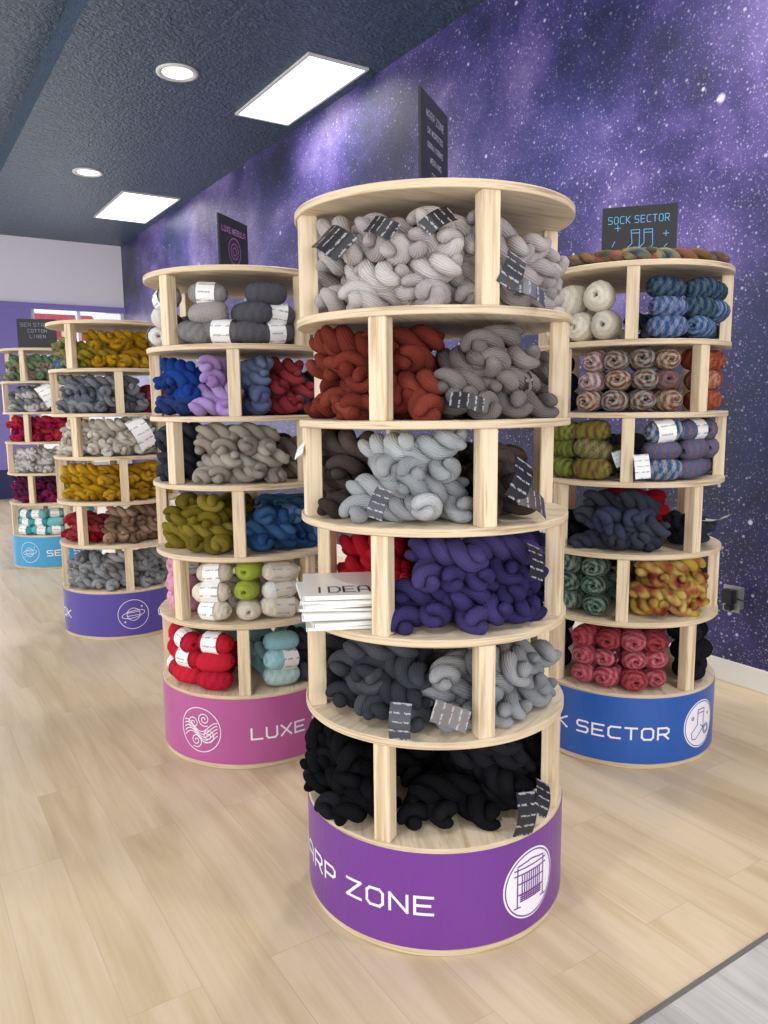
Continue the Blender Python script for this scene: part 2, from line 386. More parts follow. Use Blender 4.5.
# ------------------------------------------------------------------ towers
R = .371; TH = .02
TOPS = [1.894, 1.621, 1.36, 1.106, .836, .577, .296]
def tower(loc, odd, even, band_col, spec, texts, logo, lo=False, topyarn=None, hs=1.0):
    cx, cy = loc; face = math.atan2(-cy, -cx)
    root = empty('yarn_display_tower', (cx, cy, 0))
    yroot = empty('yarn_skein_pile', (cx, cy, 0))
    for i, z in enumerate(TOPS):
        d = disc('shelf_%d' % (i+1), R, z-TH, z, [M_disc, M_edge], root)
        d.rotation_euler[2] = i*.7
    disc('base_plate', R-.002, 0.0, .02, [M_disc, M_edge], root)
    for lv in range(6):
        z1 = TOPS[lv]-TH; z0 = TOPS[lv+1]; off = odd if lv % 2 == 0 else even
        bm = bmesh.new()
        for k in range(4):
            a = face+(off+90*k)*D2R
            ret = bmesh.ops.create_cube(bm, size=1)
            M = Matrix.Rotation(a, 4, 'Z')@Matrix.Translation((R-.026, 0, (z0+z1)/2))@Matrix.Diagonal((.042, .045, z1-z0, 1))
            bmesh.ops.transform(bm, matrix=M, verts=ret['verts'])
        bmesh.ops.bevel(bm, geom=bm.edges[:], offset=.002, segments=2, affect='EDGES')
        me = bpy.data.meshes.new('posts_%d' % (lv+1)); bm.to_mesh(me); bm.free(); me.materials.append(M_post)
        link(bpy.data.objects.new('posts_%d' % (lv+1), me), root)
    seg = 96; rb = R+.002; V = []; F = []
    for i in range(seg):
        a = 2*math.pi*i/seg
        for z, r in ((.022, rb), (.284, rb), (.284, rb-.006), (.022, rb-.006)): V.append((r*math.cos(a), r*math.sin(a), z))
    for i in range(seg):
        j = (i+1) % seg
        for k in range(4): F.append((4*i+k, 4*j+k, 4*j+(k+1) % 4, 4*i+(k+1) % 4))
    mb_ = simple('vinyl_band', band_col, .32, noise=.03)
    mesh_obj('banner_band', V, F, mb_, root)
    def fn(th0, zc=.155):
        def g(a, b, off):
            an = face+th0*D2R+a/rb; r = rb+off
            return (r*math.cos(an), r*math.sin(an), zc+b)
        return g
    for (s, th, pitch, hgt, wd) in texts:
        V, F = ribbons(text_lines(s, 0, -hgt/2, wd, hgt, pitch), .0075, fn(th, .143), .0012)
        mesh_obj('banner_text', V, F, M_vinylw, root)
    th, kind = logo; g = fn(th, .152); lr = .096
    if kind in ('loom', 'sock'):
        V = [g(0, 0, .001)]; F = []; nr, ns = 6, 48
        for k in range(1, nr+1):
            for i in range(ns): V.append(g(lr*k/nr*math.cos(2*math.pi*i/ns), lr*k/nr*math.sin(2*math.pi*i/ns), .001))
        for i in range(ns):
            j = (i+1) % ns; F.append((0, 1+i, 1+j))
            for k in range(nr-1): F.append((1+k*ns+i, 1+(k+1)*ns+i, 1+(k+1)*ns+j, 1+k*ns+j))
        mesh_obj('logo_disc', V, F, M_vinylw, root)
    lines = [circ(0, 0, lr*.93, 60)]
    w = .0035
    if kind == 'loom':
        lines += [[(-.05, -.055), (-.05, .055)], [(.05, -.055), (.05, .055)], [(-.06, .05), (.06, .05)], [(-.06, .035), (.06, .035)],
                  [(-.05, .01), (.05, .01)], [(-.05, -.02), (.05, -.02)], [(-.06, -.055), (-.04, -.055)], [(.06, -.055), (.04, -.055)], [(-.05, .06), (0, .068), (.05, .06)]]
        lines += [[(x*.0085, .035), (x*.0085, -.04)] for x in range(-4, 5)] + [[(-.04, -.04+.006*k), (.04, -.04+.006*k)] for k in range(4)]
        col = mb_
    elif kind == 'swirl':
        for (sx, sy, sg) in ((-.03, .025, 1), (.035, -.02, -1), (.02, .045, 1), (-.02, -.045, -1)):
            lines.append([(sx+sg*(.004+.0011*k)*math.cos(k*.5), sy+(.004+.0011*k)*math.sin(k*.5)) for k in range(24)])
        for k in range(5): lines.append([(-.075+.15*i/20, -.01+.011*k-.02+.02*math.sin(i*.35+k*.25)) for i in range(21)])
        col = M_vinylw
    elif kind == 'sock':
        lines += [[(-.02, .06), (-.02, 0), (-.055, -.03), (-.05, -.055), (-.03, -.058), (.018, -.02), (.022, .06), (-.02, .06)],
                  [(-.02, .045), (.022, .045)], circ(.04, -.03, .02), circ(.04, -.03, .013), [(.0, -.005), (.018, -.02)]]
        lines += [circ(-.05, .03, .006, 8), circ(.052, .03, .004, 8)]
        col = mb_
    else:
        lines += [circ(0, 0, .038), [(.07*math.cos(t*.3)*.95, .022*math.sin(t*.3)+.3*.07*math.cos(t*.3)*.5) for t in range(22)],
                  [(-.036, .01), (.036, .015)], [(-.036, -.01), (.036, -.005)], circ(.05, .045, .004, 8), circ(-.05, -.045, .004, 8)]
        col = M_vinylw
    V, F = ribbons(lines, w, g, .0022); mesh_obj('logo_drawing', V, F, col, root)

    hb, sb, lb = MB(), MB(), MB()
    hk = HANKS_LO if lo else HANKS
    def jc(c, a=.10):
        k = 1+random.uniform(-a, a); return tuple(min(1, x*k) for x in c)
    for lv, segs in enumerate(spec):
        z0 = TOPS[lv+1]; poff = odd if lv % 2 == 0 else even
        for sgm in segs:
            a0, a1, kind, pal, layers = sgm[:5]; opt = sgm[5] if len(sgm) > 5 else {}
            inset = opt.get('inset', 0); lab = opt.get('label', None); big = opt.get('big', 1.0)
            if kind == 'h': w, dz, hl, zr = .076*hs, .049*hs, .1*hs, .037*hs
            elif kind == 's': w, dz, hl, zr = .106, .074, .068, .042
            elif kind == 't': w, dz, hl, zr = .135, .070, .045, .043
            else: w, dz, hl, zr = .1*big, .082*big, .052*big, .048*big
            mid = (a0+a1)/2; back = mid > 95
            ro = R-.010-inset
            for k in range(layers):
                span = (a1-a0)*D2R; rr = ro-.04
                cross = kind == 'h' and (k % 2 == 1) and not back and (a1-a0) > 40
                ww_ = .15*hs if cross else w
                arc = span*rr-(.07*hs if kind == 'h' else .1)*k*(.5 if kind == 'h' else .12)
                n = max(1, int(round(arc/ww_)))
                lean = random.choice((-1, 1))
                for i in range(n):
                    th = (a0+a1)/2*D2R+((i+.5)/n-.5)*arc/rr+(random.uniform(-.035, .035) if kind == 'h' else random.uniform(-.025, .025))
                    yaw = random.gauss(0, 12*D2R)+lean*.15 if kind == 'h' else random.gauss(0, 8*D2R)
                    if cross: yaw = lean*random.uniform(1.0, 1.35)
                    elif kind == 'h' and random.random() < .12: yaw = random.choice((-1, 1))*random.uniform(.6, 1.2)
                    if kind == 't': yaw += math.pi/2
                    ext = hl*abs(math.cos(yaw))+.045*abs(math.sin(yaw)) if kind != 't' else hl
                    rc = ro-ext-random.uniform(-.008, .016)-k*.004+opt.get('out', 0)
                    dpost = abs(((math.degrees(th)-poff+45) % 90)-45)
                    lim = 15 if (cross or kind == 't') else 10
                    if dpost < lim: rc = min(rc, R-.052-ext)
                    an = face+th
                    z = z0+zr+k*dz+random.uniform(0, .003)
                    s = random.uniform(.95, 1.05)*hs if kind == 'h' else random.uniform(.94, 1.03)
                    sqx, sqy = (1, 1.24) if kind == 's' else ((1.14, 1.05) if kind == 't' else (1, 1))
                    if kind == 'b': s *= big
                    tl = random.gauss(0, 4*D2R)+(random.uniform(-.15, .15) if cross else 0)
                    M = Matrix.Translation((cx+rc*math.cos(an), cy+rc*math.sin(an), z))@Matrix.Rotation(an+yaw, 4, 'Z')@Matrix.Rotation(tl, 4, 'Y')@Matrix.Diagonal((sqx, sqy, 1 if kind != 'h' else .9, 1))@Matrix.Rotation(random.uniform(0, 6.28), 4, 'X')@Matrix.Scale(s, 4)
                    ca, cb = random.choice(pal); ca = jc(ca); cb = jc(cb)
                    if kind == 'h':
                        hb.add(random.choice(HANKS_LO if back else hk), M, ca, cb)
                        if opt.get('hl') and random.random() < opt['hl'][2]: lb.add(HBAND, M, opt['hl'][0], opt['hl'][1])
                    else:
                        sb.add(random.choice(BALLS if kind == 'b' else SK), M, ca, cb)
                        if lab and random.random() < opt.get('lp', .9): lb.add(BAND, M@Matrix.Translation((random.uniform(-.015, .015), 0, 0)), lab[0], lab[1])
                if k < layers-1:
                    ni = max(1, int(span*.12/w))
                    for i in range(ni):
                        an = face+(a0+(a1-a0)*(i+.5)/ni)*D2R; rc = random.uniform(.07, .11)
                        M = Matrix.Translation((cx+rc*math.cos(an), cy+rc*math.sin(an), z0+.038+k*.046))@Matrix.Rotation(an+random.uniform(-1, 1), 4, 'Z')@Matrix.Rotation(random.uniform(0, 6), 4, 'X')@Matrix.Scale(.9, 4)
                        ca, cb = random.choice(pal); hb.add(HANKS_LO[0], M, jc(ca), jc(cb))
    if topyarn:
        for (th, rc, yaw, ca, cb) in topyarn:
            an = face+th*D2R
            M = Matrix.Translation((cx+rc*math.cos(an), cy+rc*math.sin(an), TOPS[0]+.027))@Matrix.Rotation(an+yaw, 4, 'Z')@Matrix.Diagonal((1.1, 1.1, .65, 1))
            hb.add(random.choice(hk), M, ca, cb)
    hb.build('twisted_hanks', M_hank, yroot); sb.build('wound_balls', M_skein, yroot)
    return root, lb, face, yroot
def cards(lb, loc, face, items):
    cx, cy = loc
    for (th, r, z, yaw, tilt, roll, ca, cb, s) in items:
        an = face+th*D2R
        M = Matrix.Translation((cx+r*math.cos(an), cy+r*math.sin(an), z))@Matrix.Rotation(an+yaw*D2R, 4, 'Z')@Matrix.Rotation(tilt*D2R, 4, 'Y')@Matrix.Rotation(roll*D2R, 4, 'X')@Matrix.Scale(s, 4)
        lb.add(CARD, M, ca, cb)

def P(*a): return [(hx(x), hx(y)) for x, y in a]
def solid(*a): return [(hx(x), tuple(c*.86 for c in hx(x))) for x in a]
blk = hx('#1C1B20'); gtx = hx('#A9A9B2'); gcard = hx('#3E3E46'); wht = hx('#ECEAE8'); gry = hx('#8A8A90')

pale = solid('#C2B9B7', '#BBB0B0', '#CDC5C2', '#B2A8A9'); rust = solid('#6E2F28', '#78352C', '#612924', '#803C31'); gb = solid('#7C7573', '#706968', '#8A827F')
dbr = solid('#4B423F', '#3E3735', '#564A45'); lg = solid('#A7AAAD', '#9B9EA2', '#B6B8BA'); red = solid('#B01F2E', '#9C1B2A'); pur = solid('#403868', '#38325E', '#4C4274')
cha = solid('#404249', '#373940', '#4C4E54'); mg = solid('#94969A', '#8A8C91', '#A0A1A4'); bl = solid('#1E1D21', '#17171A', '#26252A')
T1 = (1.289, 1.736)
bk = {'hl': (blk, gtx, .12)}
sp1 = [
 [(-72, 62, 'h', pale, 4, bk), (70, 160, 'h', pale, 3), (165, 285, 'h', pale, 3)],
 [(-98, 3, 'h', rust, 4), (4, 62, 'h', gb, 4, bk), (68, 160, 'h', gb, 3), (165, 260, 'h', rust, 3)],
 [(-112, -46, 'h', dbr, 4), (-44, 17, 'h', lg, 4), (28, 62, 'h', dbr, 3, {'inset': .02}), (114, 200, 'h', dbr, 3), (205, 245, 'h', lg, 3)],
 [(-100, -28, 'h', red, 4, {'inset': .15}), (-16, 92, 'h', pur, 4), (95, 150, 'h', pur, 3), (160, 255, 'h', red, 3)],
 [(-62, -4, 'h', cha, 4, bk), (-2, 84, 'h', mg, 3), (-100, -74, 'h', cha, 3), (114, 195, 'h', mg, 3), (205, 255, 'h', cha, 3)],
 [(-96, -30, 'h', bl, 4, {'out': .045}), (-18, 34, 'h', bl, 2, {'inset': .04}), (34, 60, 'h', bl, 4, {'inset': .03}), (68, 150, 'h', bl, 3), (160, 250, 'h', bl, 3)]]
r1, lb1, f1, y1 = tower(T1, 21, -21, hx('#6E358C'), sp1, [('WARP ZONE', -82.4, .0655, .046, .046)], (43, 'loom'), hs=1.03)
cards(lb1, T1, f1, [
 (-44, .345, 1.785, 10, -35, 60, blk, gtx, 1.25), (-20, .345, 1.80, 0, -30, 65, blk, gtx, .8), (2, .335, 1.81, 0, -30, -55, blk, gtx, .8), (30, .36, 1.70, 0, -15, -30, blk, gtx, .9),
 (36, .37, 1.655, 0, -40, 60, gcard, gtx, 1.0), (-20, .375, 1.165, 0, -20, -15, gcard, gtx, .75), (34, .365, 1.215, 10, -10, -30, blk, gtx, 1.05), (40, .37, 1.16, 10, -30, 60, dbr[0][0], gtx, 1.0),
 (42, .37, 1.01, 10, -25, -25, blk, gtx, .9), (12, .37, 1.40, 0, -40, 75, blk, gtx, .8), (-12, .388, .635, 0, -10, 0, gcard, gtx, .9), (6, .385, .65, 0, -30, 70, hx('#6B6461'), gtx, .9),
 (38, .375, .355, 0, -8, -12, blk, gtx, 1.1), (48, .375, .375, 0, -25, -40, blk, gtx, .9), (-72, .36, 1.29, 0, -40, 30, wht, gry, .8)])
lb1.build('yarn_labels', M_label, y1, smooth=False)

T2 = (1.252, 2.99)
gs = solid('#8E8A8A', '#A09B99', '#7B7778'); dgs = solid('#5D5C62', '#54535A'); wsk = solid('#D9D6D2', '#C9C6C3')
blu = solid('#2B4CA0', '#24418F', '#2F3F70'); lil = solid('#B79AD3', '#AC8DCB'); sl = solid('#5E6A90', '#6A7898'); cred = solid('#A5434A', '#8E3640')
bg = solid('#A69D92', '#978E85', '#B5ADA2'); dsl = solid('#474A58', '#3A3C48'); oli = solid('#7A6B25', '#6C6024', '#877930'); ckb = solid('#3E6290', '#31507E', '#5C86AE')
pk = solid('#D99AAF', '#E0A9BA'); cr = solid('#DCD1C0', '#D3C8B8'); grn = solid('#A3B047', '#97A43E'); wh = solid('#E8E6E2'); rd = solid('#C3283A', '#B02236'); aq = solid('#9CC4C8', '#8DB7BD', '#B9D3D3')
sp2 = [
 [(-92, -54, 't', wsk, 3, {'label': (wht, gry), 'lp': .5}), (-42, -5, 't', gs, 3, {'label': (wht, gry), 'lp': .7}), (-3, 36, 't', dgs, 3, {'label': (wht, gry), 'lp': .7}), (50, 90, 't', gs, 3), (100, 260, 't', gs, 2)],
 [(-92, -34, 'h', blu, 4), (-33, -10, 'h', lil, 4), (2, 20, 'h', sl, 4), (22, 50, 'h', cred, 4), (50, 80, 'h', dsl, 3), (90, 255, 'h', sl, 3)],
 [(-98, -58, 'h', dsl, 4), (-40, 30, 'h', bg, 4), (50, 80, 'h', bg, 3), (135, 215, 'h', dsl, 3)],
 [(-82, -14, 'h', oli, 4), (2, 78, 'h', ckb, 3), (90, 165, 'h', ckb, 3), (175, 255, 'h', oli, 3)],
 [(-92, -58, 's', pk, 3, {'label': (wht, gry), 'lp': .3}), (-42, -10, 't', cr, 3, {'label': (wht, gry), 'lp': .5}), (-9, 7, 's', grn[:1]+cr, 3), (9, 34, 't', wh+cr, 3, {'label': (hx('#C9C0B4'), gry)}), (50, 80, 's', cr, 3), (135, 215, 's', cr, 2)],
 [(-92, -14, 't', rd, 3, {'label': (wht, gry), 'lp': .5}), (4, 38, 't', aq, 3, {'label': (wht, gry), 'lp': .5}), (38, 80, 'h', dsl, 3), (90, 255, 't', aq, 2)]]
r2, lb2, f2, y2 = tower(T2, -49, -5, hx('#AE5590'), sp2, [('LUXE NEBULA', -2, .058, .042, .041)], (-34, 'swirl'))
lb2.build('yarn_labels', M_label, y2, smooth=False)

T3 = (2.556, 2.111)
ww = solid('#E6DFD0', '#DED6C6'); bv = P(('#2C4274', '#6F8490'), ('#283458', '#4C6060'), ('#385080', '#8087A0'))
sw = P(('#7A4038', '#A0A08C'), ('#8A5A60', '#4A5548'), ('#86606A', '#BDB2A8'), ('#6A3A34', '#8F9A90')); gm = P(('#747C34', '#6A4034'), ('#808640', '#4D5630')); bm_ = P(('#34506F', '#95959F'), ('#3F6280', '#85565C'))
brm = P(('#7A4A2E', '#B0A080'), ('#5E5A3A', '#8A7E5A')); dgm = P(('#2E3F38', '#75867A'), ('#3C4D44', '#8C948C')); yr = P(('#C4A94A', '#8A3030'), ('#D0BC6A', '#A04A38'), ('#C9AE58', '#7A2A2E')); rp = P(('#8F3642', '#B06A72'), ('#822A34', '#A05058'), ('#96444A', '#6A242C'))
sp3 = [
 [(-90, -10, 'b', ww, 2, {'label': (wht, gry), 'lp': .3, 'big': 1.25}), (9, 88, 't', bv, 3), (95, 170, 't', bv, 2), (190, 260, 'b', ww, 2)],
 [(-92, -62, 's', solid('#23336A', '#2A2F50'), 3), (-36, 36, 's', sw, 3), (54, 88, 's', P(('#A85A3A', '#7A3A3A'), ('#96505A', '#B08A5A')), 3), (135, 215, 's', sw, 2)],
 [(-90, -9, 't', gm+brm[1:], 3), (9, 88, 't', bm_, 3, {'label': (wht, hx('#8090A0')), 'lp': .2}), (95, 260, 't', bm_, 2)],
 [(-85, -58, 'h', bl, 2), (-34, 32, 'h', dsl+solid('#40445A'), 4), (-40, 60, 'h', red, 4, {'inset': .2}), (56, 85, 'h', dsl, 2), (135, 215, 'h', red, 3)],
 [(-90, -10, 's', dgm, 3), (10, 80, 'h', yr, 4), (95, 260, 's', dgm, 2)],
 [(-90, -58, 's', solid('#23284A'), 3), (-36, 36, 's', rp, 3, {'label': (hx('#5A2A30'), hx('#D0A0A0')), 'lp': .2}), (54, 88, 's', bl, 3), (135, 215, 's', rp, 2)]]
ty = [(-75, .27, 1.4, hx('#8A7F74'), hx('#5A4A44')), (-50, .29, 1.5, hx('#6B5A50'), hx('#B8A890')), (-28, .3, 1.6, hx('#4C4A40'), hx('#8A6A50')), (-6, .3, 1.4, hx('#4F5A4A'), hx('#9A5A50')),
      (12, .29, 1.7, hx('#3F5A6A'), hx('#A09060')), (34, .28, 1.5, hx('#6A5A3A'), hx('#8A5A4A')), (56, .28, 1.3, hx('#7A6A5A'), hx('#504044')), (75, .25, 1.6, hx('#4A3A3A'), hx('#A08A70')),
      (-60, .15, .4, hx('#6B5A50'), hx('#B8A890')), (50, .14, .7, hx('#7A4A3A'), hx('#4A4A5A'))]
r3, lb3, f3, y3 = tower(T3, 0, -45, hx('#1F55A8'), sp3, [('SOCK SECTOR', -66.2, .0615, .044, .043)], (55, 'sock'), topyarn=ty)
cards(lb3, T3, f3, [(-52, .385, .93, 0, -10, 0, wht, hx('#3A5FA0'), .9), (62, .37, .96, 0, 75, 0, wht, gry, 1.0), (8, .375, 1.165, 0, -15, 5, wht, hx('#7090B0'), .9), (-5, .34, 1.19, 0, 0, 20, hx('#C8D0D8'), gry, .6)])
lb3.build('yarn_labels', M_label, y3, smooth=False)

T4 = (1.235, 5.009)
mus = solid('#B58A1E', '#A67C1C', '#C49A2E'); gbl = solid('#7E828C', '#8D9098', '#6E727E'); crm = solid('#D8D2C6', '#C9C2B6'); brn = solid('#8E7460', '#A48A74', '#7A6350')
sp4 = [
 [(-85, -45, 'h', solid('#5A7A9A', '#8A8A5A'), 3), (-38, 75, 'h', mus+solid('#8A7A2A'), 4), (90, 250, 'h', mus, 2)],
 [(-90, 35, 'h', gbl, 4), (40, 90, 'h', cred, 3), (100, 250, 'h', gbl, 2)],
 [(-90, 75, 'h', crm, 4), (100, 250, 'h', crm, 2)],
 [(-85, 75, 'h', mus, 4), (100, 250, 'h', mus, 2)],
 [(-90, -25, 'h', cred+red, 3), (-20, 75, 'h', brn, 4), (100, 250, 'h', brn, 2)],
 [(-85, 85, 'h', mg, 4), (100, 250, 'h', mg, 2)]]
r4, lb4, f4, y4 = tower(T4, -40, 5, hx('#4F4298'), sp4, [('DK', -76, .062, .046, .045), ('ORBIT', 30, .062, .046, .045)], (6, 'planet'), lo=True)
cards(lb4, T4, f4, [(22, .37, 1.24, 0, -15, 25, wht, gry, 1.9)])
lb4.build('yarn_labels', M_label, y4, smooth=False)
T5 = (1.26, 7.45)
sp5 = [
 [(-85, 80, 'h', solid('#8A9A7A', '#9A9484', '#6E8A6A'), 4), (100, 250, 'h', gbl, 2)],
 [(-90, 80, 'h', wsk+gbl, 4), (100, 250, 'h', gbl, 2)],
 [(-90, 80, 'h', solid('#B02A4A', '#C0384A', '#9A2050'), 4), (100, 250, 'h', red, 2)],
 [(-90, 80, 'h', wsk, 4), (100, 250, 'h', wsk, 2)],
 [(-90, 10, 'h', solid('#8A2A5A', '#5A2A4A'), 4), (12, 80, 'h', solid('#6A7A2A', '#8A9A3A'), 4), (100, 250, 'h', cred, 2)],
 [(-85, 85, 't', solid('#5FB0B4', '#7CC4C4', '#4C9CA6'), 3, {'label': (wht, gry), 'lp': .6}), (100, 250, 't', aq, 2)]]
r5, lb5, f5, y5 = tower(T5, -30, 15, hx('#3E9CCB'), sp5, [('SEA STARS', -14, .064, .046, .046)], (-38, 'planet'), lo=True)
cards(lb5, T5, f5, [(0, .38, 1.50, 0, -20, 30, wht, gry, 2.0)])
lb5.build('yarn_labels', M_label, y5, smooth=False)

# ------------------------------------------------------------------ chalkboard signs
def sign(c, ang, w, h, rows, mat, extra=None, lw=.0028):
    root = empty('chalkboard_sign', c); root.rotation_euler[2] = ang
    box('board', (-w/2, -.004, .012), (w/2, .004, h), M_black, root, bevel=.001)
    box('sign_foot', (-w*.3, -.03, 0), (w*.3, .03, .012), M_post, root, bevel=.002)
    for side in (1, -1):
        def g(a, b, off, side=side): return (a*side, -side*(.0045+off), b)
        y = h-.05
        for r in rows:
            s, hh = r; pitch = min(w*.88/len(s), hh*1.05); x0 = -pitch*len(s)/2+pitch*.3
            V, F = ribbons(text_lines(s, x0, y-hh/2, pitch*.65, hh, pitch), lw, g, .001); mesh_obj('chalk_text', V, F, mat, root)
            y -= hh+.022
        if extra:
            V, F = ribbons(extra, lw, g, .001); mesh_obj('chalk_drawing', V, F, mat, root)
    return root
sign((1.322, 1.778, 1.894), 35.7*D2R, .24, .31, [('WARP ZONE', .018), ('DK WORSTED', .014), ('ARAN YARNS', .014), ('WEAVING', .014), ('CONES', .014)], M_wch, lw=.002)
sock = [[(-.03, .15), (-.025, .10), (-.06, .065), (-.058, .05), (-.04, .045), (.002, .085), (.002, .15), (-.03, .15)], [(-.03, .138), (.002, .138)], [(.018, .15), (.02, .10), (-.008, .07), (.0, .05), (.022, .055), (.052, .09), (.05, .15), (.018, .15)], [(.018, .138), (.05, .138)],
        [(-.08, .15), (-.08, .17)], [(-.09, .16), (-.07, .16)], [(.1, .12), (.1, .14)], [(.09, .13), (.11, .13)], [(-.1, .09), (-.09, .11)], [(.095, .08), (.105, .09)]]
sign((T3[0], T3[1]-.02, 1.894), f3+90*D2R+.02, .28, .262, [('SOCK SECTOR', .026)], M_blue, [[(x, y+.022) for x, y in l] for l in sock], lw=.0026)
sign((T2[0]-.02, T2[1]+.0, 1.894), 40*D2R, .24, .235, [('LUXE NEBULA', .020)], M_pink, [circ(0, .11, .05, 30), circ(0, .11, .03, 30), circ(0, .11, .015, 20)])
sign((T5[0]-.05, T5[1], 1.894), f5+80*D2R, .32, .27, [('SEA STARS', .03), ('COTTON', .026), ('LINEN', .026)], M_wch)

# ------------------------------------------------------------------ magazines
mz = empty('magazine_stack', (.995, 1.75, .837)); z = 0
cols = ['#E9E6E0', '#D7D4CE', '#3A5A6A', '#F0EEEA', '#B9B0A4', '#EDEBE6', '#E2DED6', '#F2F0EC']
MA = -27
for i in range(8):
    t = .0125 if i % 2 else .009; m = simple('magazine_cover', hx(cols[i]), .3, noise=.02)
    aa = MA+(random.uniform(-9, 9) if i < 7 else 0); rot = Matrix.Rotation(aa*D2R, 3, 'Z'); ox, oy = random.uniform(-.01, .01), random.uniform(-.012, .012)
    if i == 7: ox = oy = 0
    box('magazine_pages_%d' % i, (-.1+ox, -.13+oy, z+.001), (.1+ox, .13+oy, z+t-.001), M_paper, mz, rot=rot)
    box('magazine_cover_%d' % i, (-.102+ox, -.132+oy, z+t-.001), (.102+ox, .132+oy, z+t), m, mz, rot=rot)
    box('magazine_spine_%d' % i, (-.104+ox, -.132+oy, z), (-.102+ox, .132+oy, z+t), m, mz, rot=rot)
    z += t+.0005
def gm_(a, b, off):
    v = Matrix.Rotation(MA*D2R, 3, 'Z')@Vector((a, b, 0)); return (v.x, v.y, z+off)
V, F = ribbons(text_lines('IDEA', -.075, -.10, .028, .06, .038), .0055, gm_, .0006); mesh_obj('cover_title', V, F, M_blk, mz)

# ------------------------------------------------------------------ room
WX, EY, CH, LX, BY, STEP = 3.468, 13.1, 3.95, -4.5, -4.0, 1.32
box('floor', (LX, 1.02, -.1), (WX+.1, EY+.1, 0), M_floor)
box('floor_grey', (LX, BY, -.1), (WX+.1, 1.008, 0), M_grey)
box('trim_1', (LX, 1.008, -.1), (WX, 1.02, .003), M_strip)
box('wall_right', (WX, BY, 0), (WX+.1, EY+.1, 4.3), M_gal)
box('baseboard_right', (WX-.018, BY, 0), (WX, EY, .11), M_white, bevel=.003)
box('ceiling', (STEP, BY, CH), (WX+.1, EY+.1, CH+.35), M_ceil)
box('ceiling_raised', (LX, BY, CH+.22), (STEP, EY+.1, CH+.35), M_ceil)
WT = 2.95
box('wall_back', (LX, EY, WT), (WX, EY+.15, 4.3), M_lav)
box('wall_back_lower', (LX, EY, 0), (WX, EY+.15, .45), M_navy)
box('wall_back_pier', (1.2, EY-.02, .45), (2.05, EY+.15, WT), M_vio)
box('trim_2', (LX, EY-.05, WT-.06), (WX, EY, WT+.03), M_vio)
M_glass = bpy.data.materials.new('window_glass'); M_glass.use_nodes = True
nt = M_glass.node_tree; nt.nodes.clear(); o = N(nt, 'ShaderNodeOutputMaterial'); tr = N(nt, 'ShaderNodeBsdfTransparent'); gl = N(nt, 'ShaderNodeBsdfGlossy'); gl.inputs['Roughness'].default_value = .05
mx = N(nt, 'ShaderNodeMixShader'); mx.inputs[0].default_value = .06; L(nt, tr.outputs[0], mx.inputs[1]); L(nt, gl.outputs[0], mx.inputs[2]); L(nt, mx.outputs[0], o.inputs[0])
def window(n, x0, x1, z0, z1, y):
    root = empty('window_%d' % n, (x0, y, z0)); w = x1-x0; h = z1-z0; f = .06
    box('frame_left', (0, 0, 0), (f, .1, h), M_white, root); box('frame_right', (w-f, 0, 0), (w, .1, h), M_white, root)
    box('frame_sill', (f, 0, 0), (w-f, .1, f), M_white, root); box('frame_head', (f, 0, h-f), (w-f, .1, h), M_white, root)
    box('mullion', (w/2-.025, 0, f), (w/2+.025, .1, h-f), M_white, root)
    box('pane', (f, .045, f), (w-f, .053, h-f), M_glass, root)
window(1, 2.05, WX, .45, WT, EY+.02); window(2, -1.6, 1.2, .45, WT, EY+.02); window(3, LX, -1.6, .45, WT, EY+.02)
box('street_ground', (-9, EY+.2, -.12), (9, EY+14, -.02), simple('asphalt', hx('#B5B3B0'), .8))
aw = empty('shop_awning', (2.7, EY+1.6, 2.72))
mesh_obj('awning_canvas', [(-.9, 0, .0), (.75, 0, .0), (.75, .6, .35), (-.9, .6, .35), (-.9, 0, -.16), (.75, 0, -.16)], [(0, 1, 2, 3), (4, 5, 1, 0)], simple('red_canvas', hx('#C2263A'), .6), aw)
box('awning_pole_1', (-.9, .0, -2.74), (-.86, .04, -.16), M_metal, aw); box('awning_pole_2', (.7, .0, -2.74), (.74, .04, -.16), M_metal, aw)
box('wall_left', (LX-.15, BY, 3.2), (LX, EY, 4.3), M_lav)
box('wall_left_lower', (LX-.15, BY, 0), (LX, EY, .4), M_lav)
for i in range(6): box('wall_left_pier' , (LX-.15, BY+i*3.36, .4), (LX, BY+.3+i*3.36, 3.2), M_lav)

# ------------------------------------------------------------------ ceiling lights
def troffer(n, x, y, lx=.48, ly=1.36):
    root = empty('ceiling_panel_light', (x, y, CH))
    box('diffuser', (-lx/2, -ly/2, -.012), (lx/2, ly/2, -.004), M_pan, root)
    for nm, a, b in (('frame_a', (-lx/2-.02, -ly/2-.02), (-lx/2, ly/2+.02)), ('frame_b', (lx/2, -ly/2-.02), (lx/2+.02, ly/2+.02)),
                     ('frame_c', (-lx/2, -ly/2-.02), (lx/2, -ly/2)), ('frame_d', (-lx/2, ly/2), (lx/2, ly/2+.02))):
        box(nm, (a[0], a[1], -.018), (b[0], b[1], 0), M_trim, root)
    l = bpy.data.lights.new('panel_lamp', 'AREA'); l.shape = 'RECTANGLE'; l.size = lx; l.size_y = ly; l.energy = 20; l.color = (1, .97, .93); l.spread = 130*D2R
    o = bpy.data.objects.new('panel_lamp', l); link(o, root); o.location = (0, 0, -.02)
troffer(0, 3.10, 6.05); troffer(1, 2.99, 10.5, .66, 1.45); troffer(2, 3.10, 1.6); troffer(3, 3.10, -2.5)
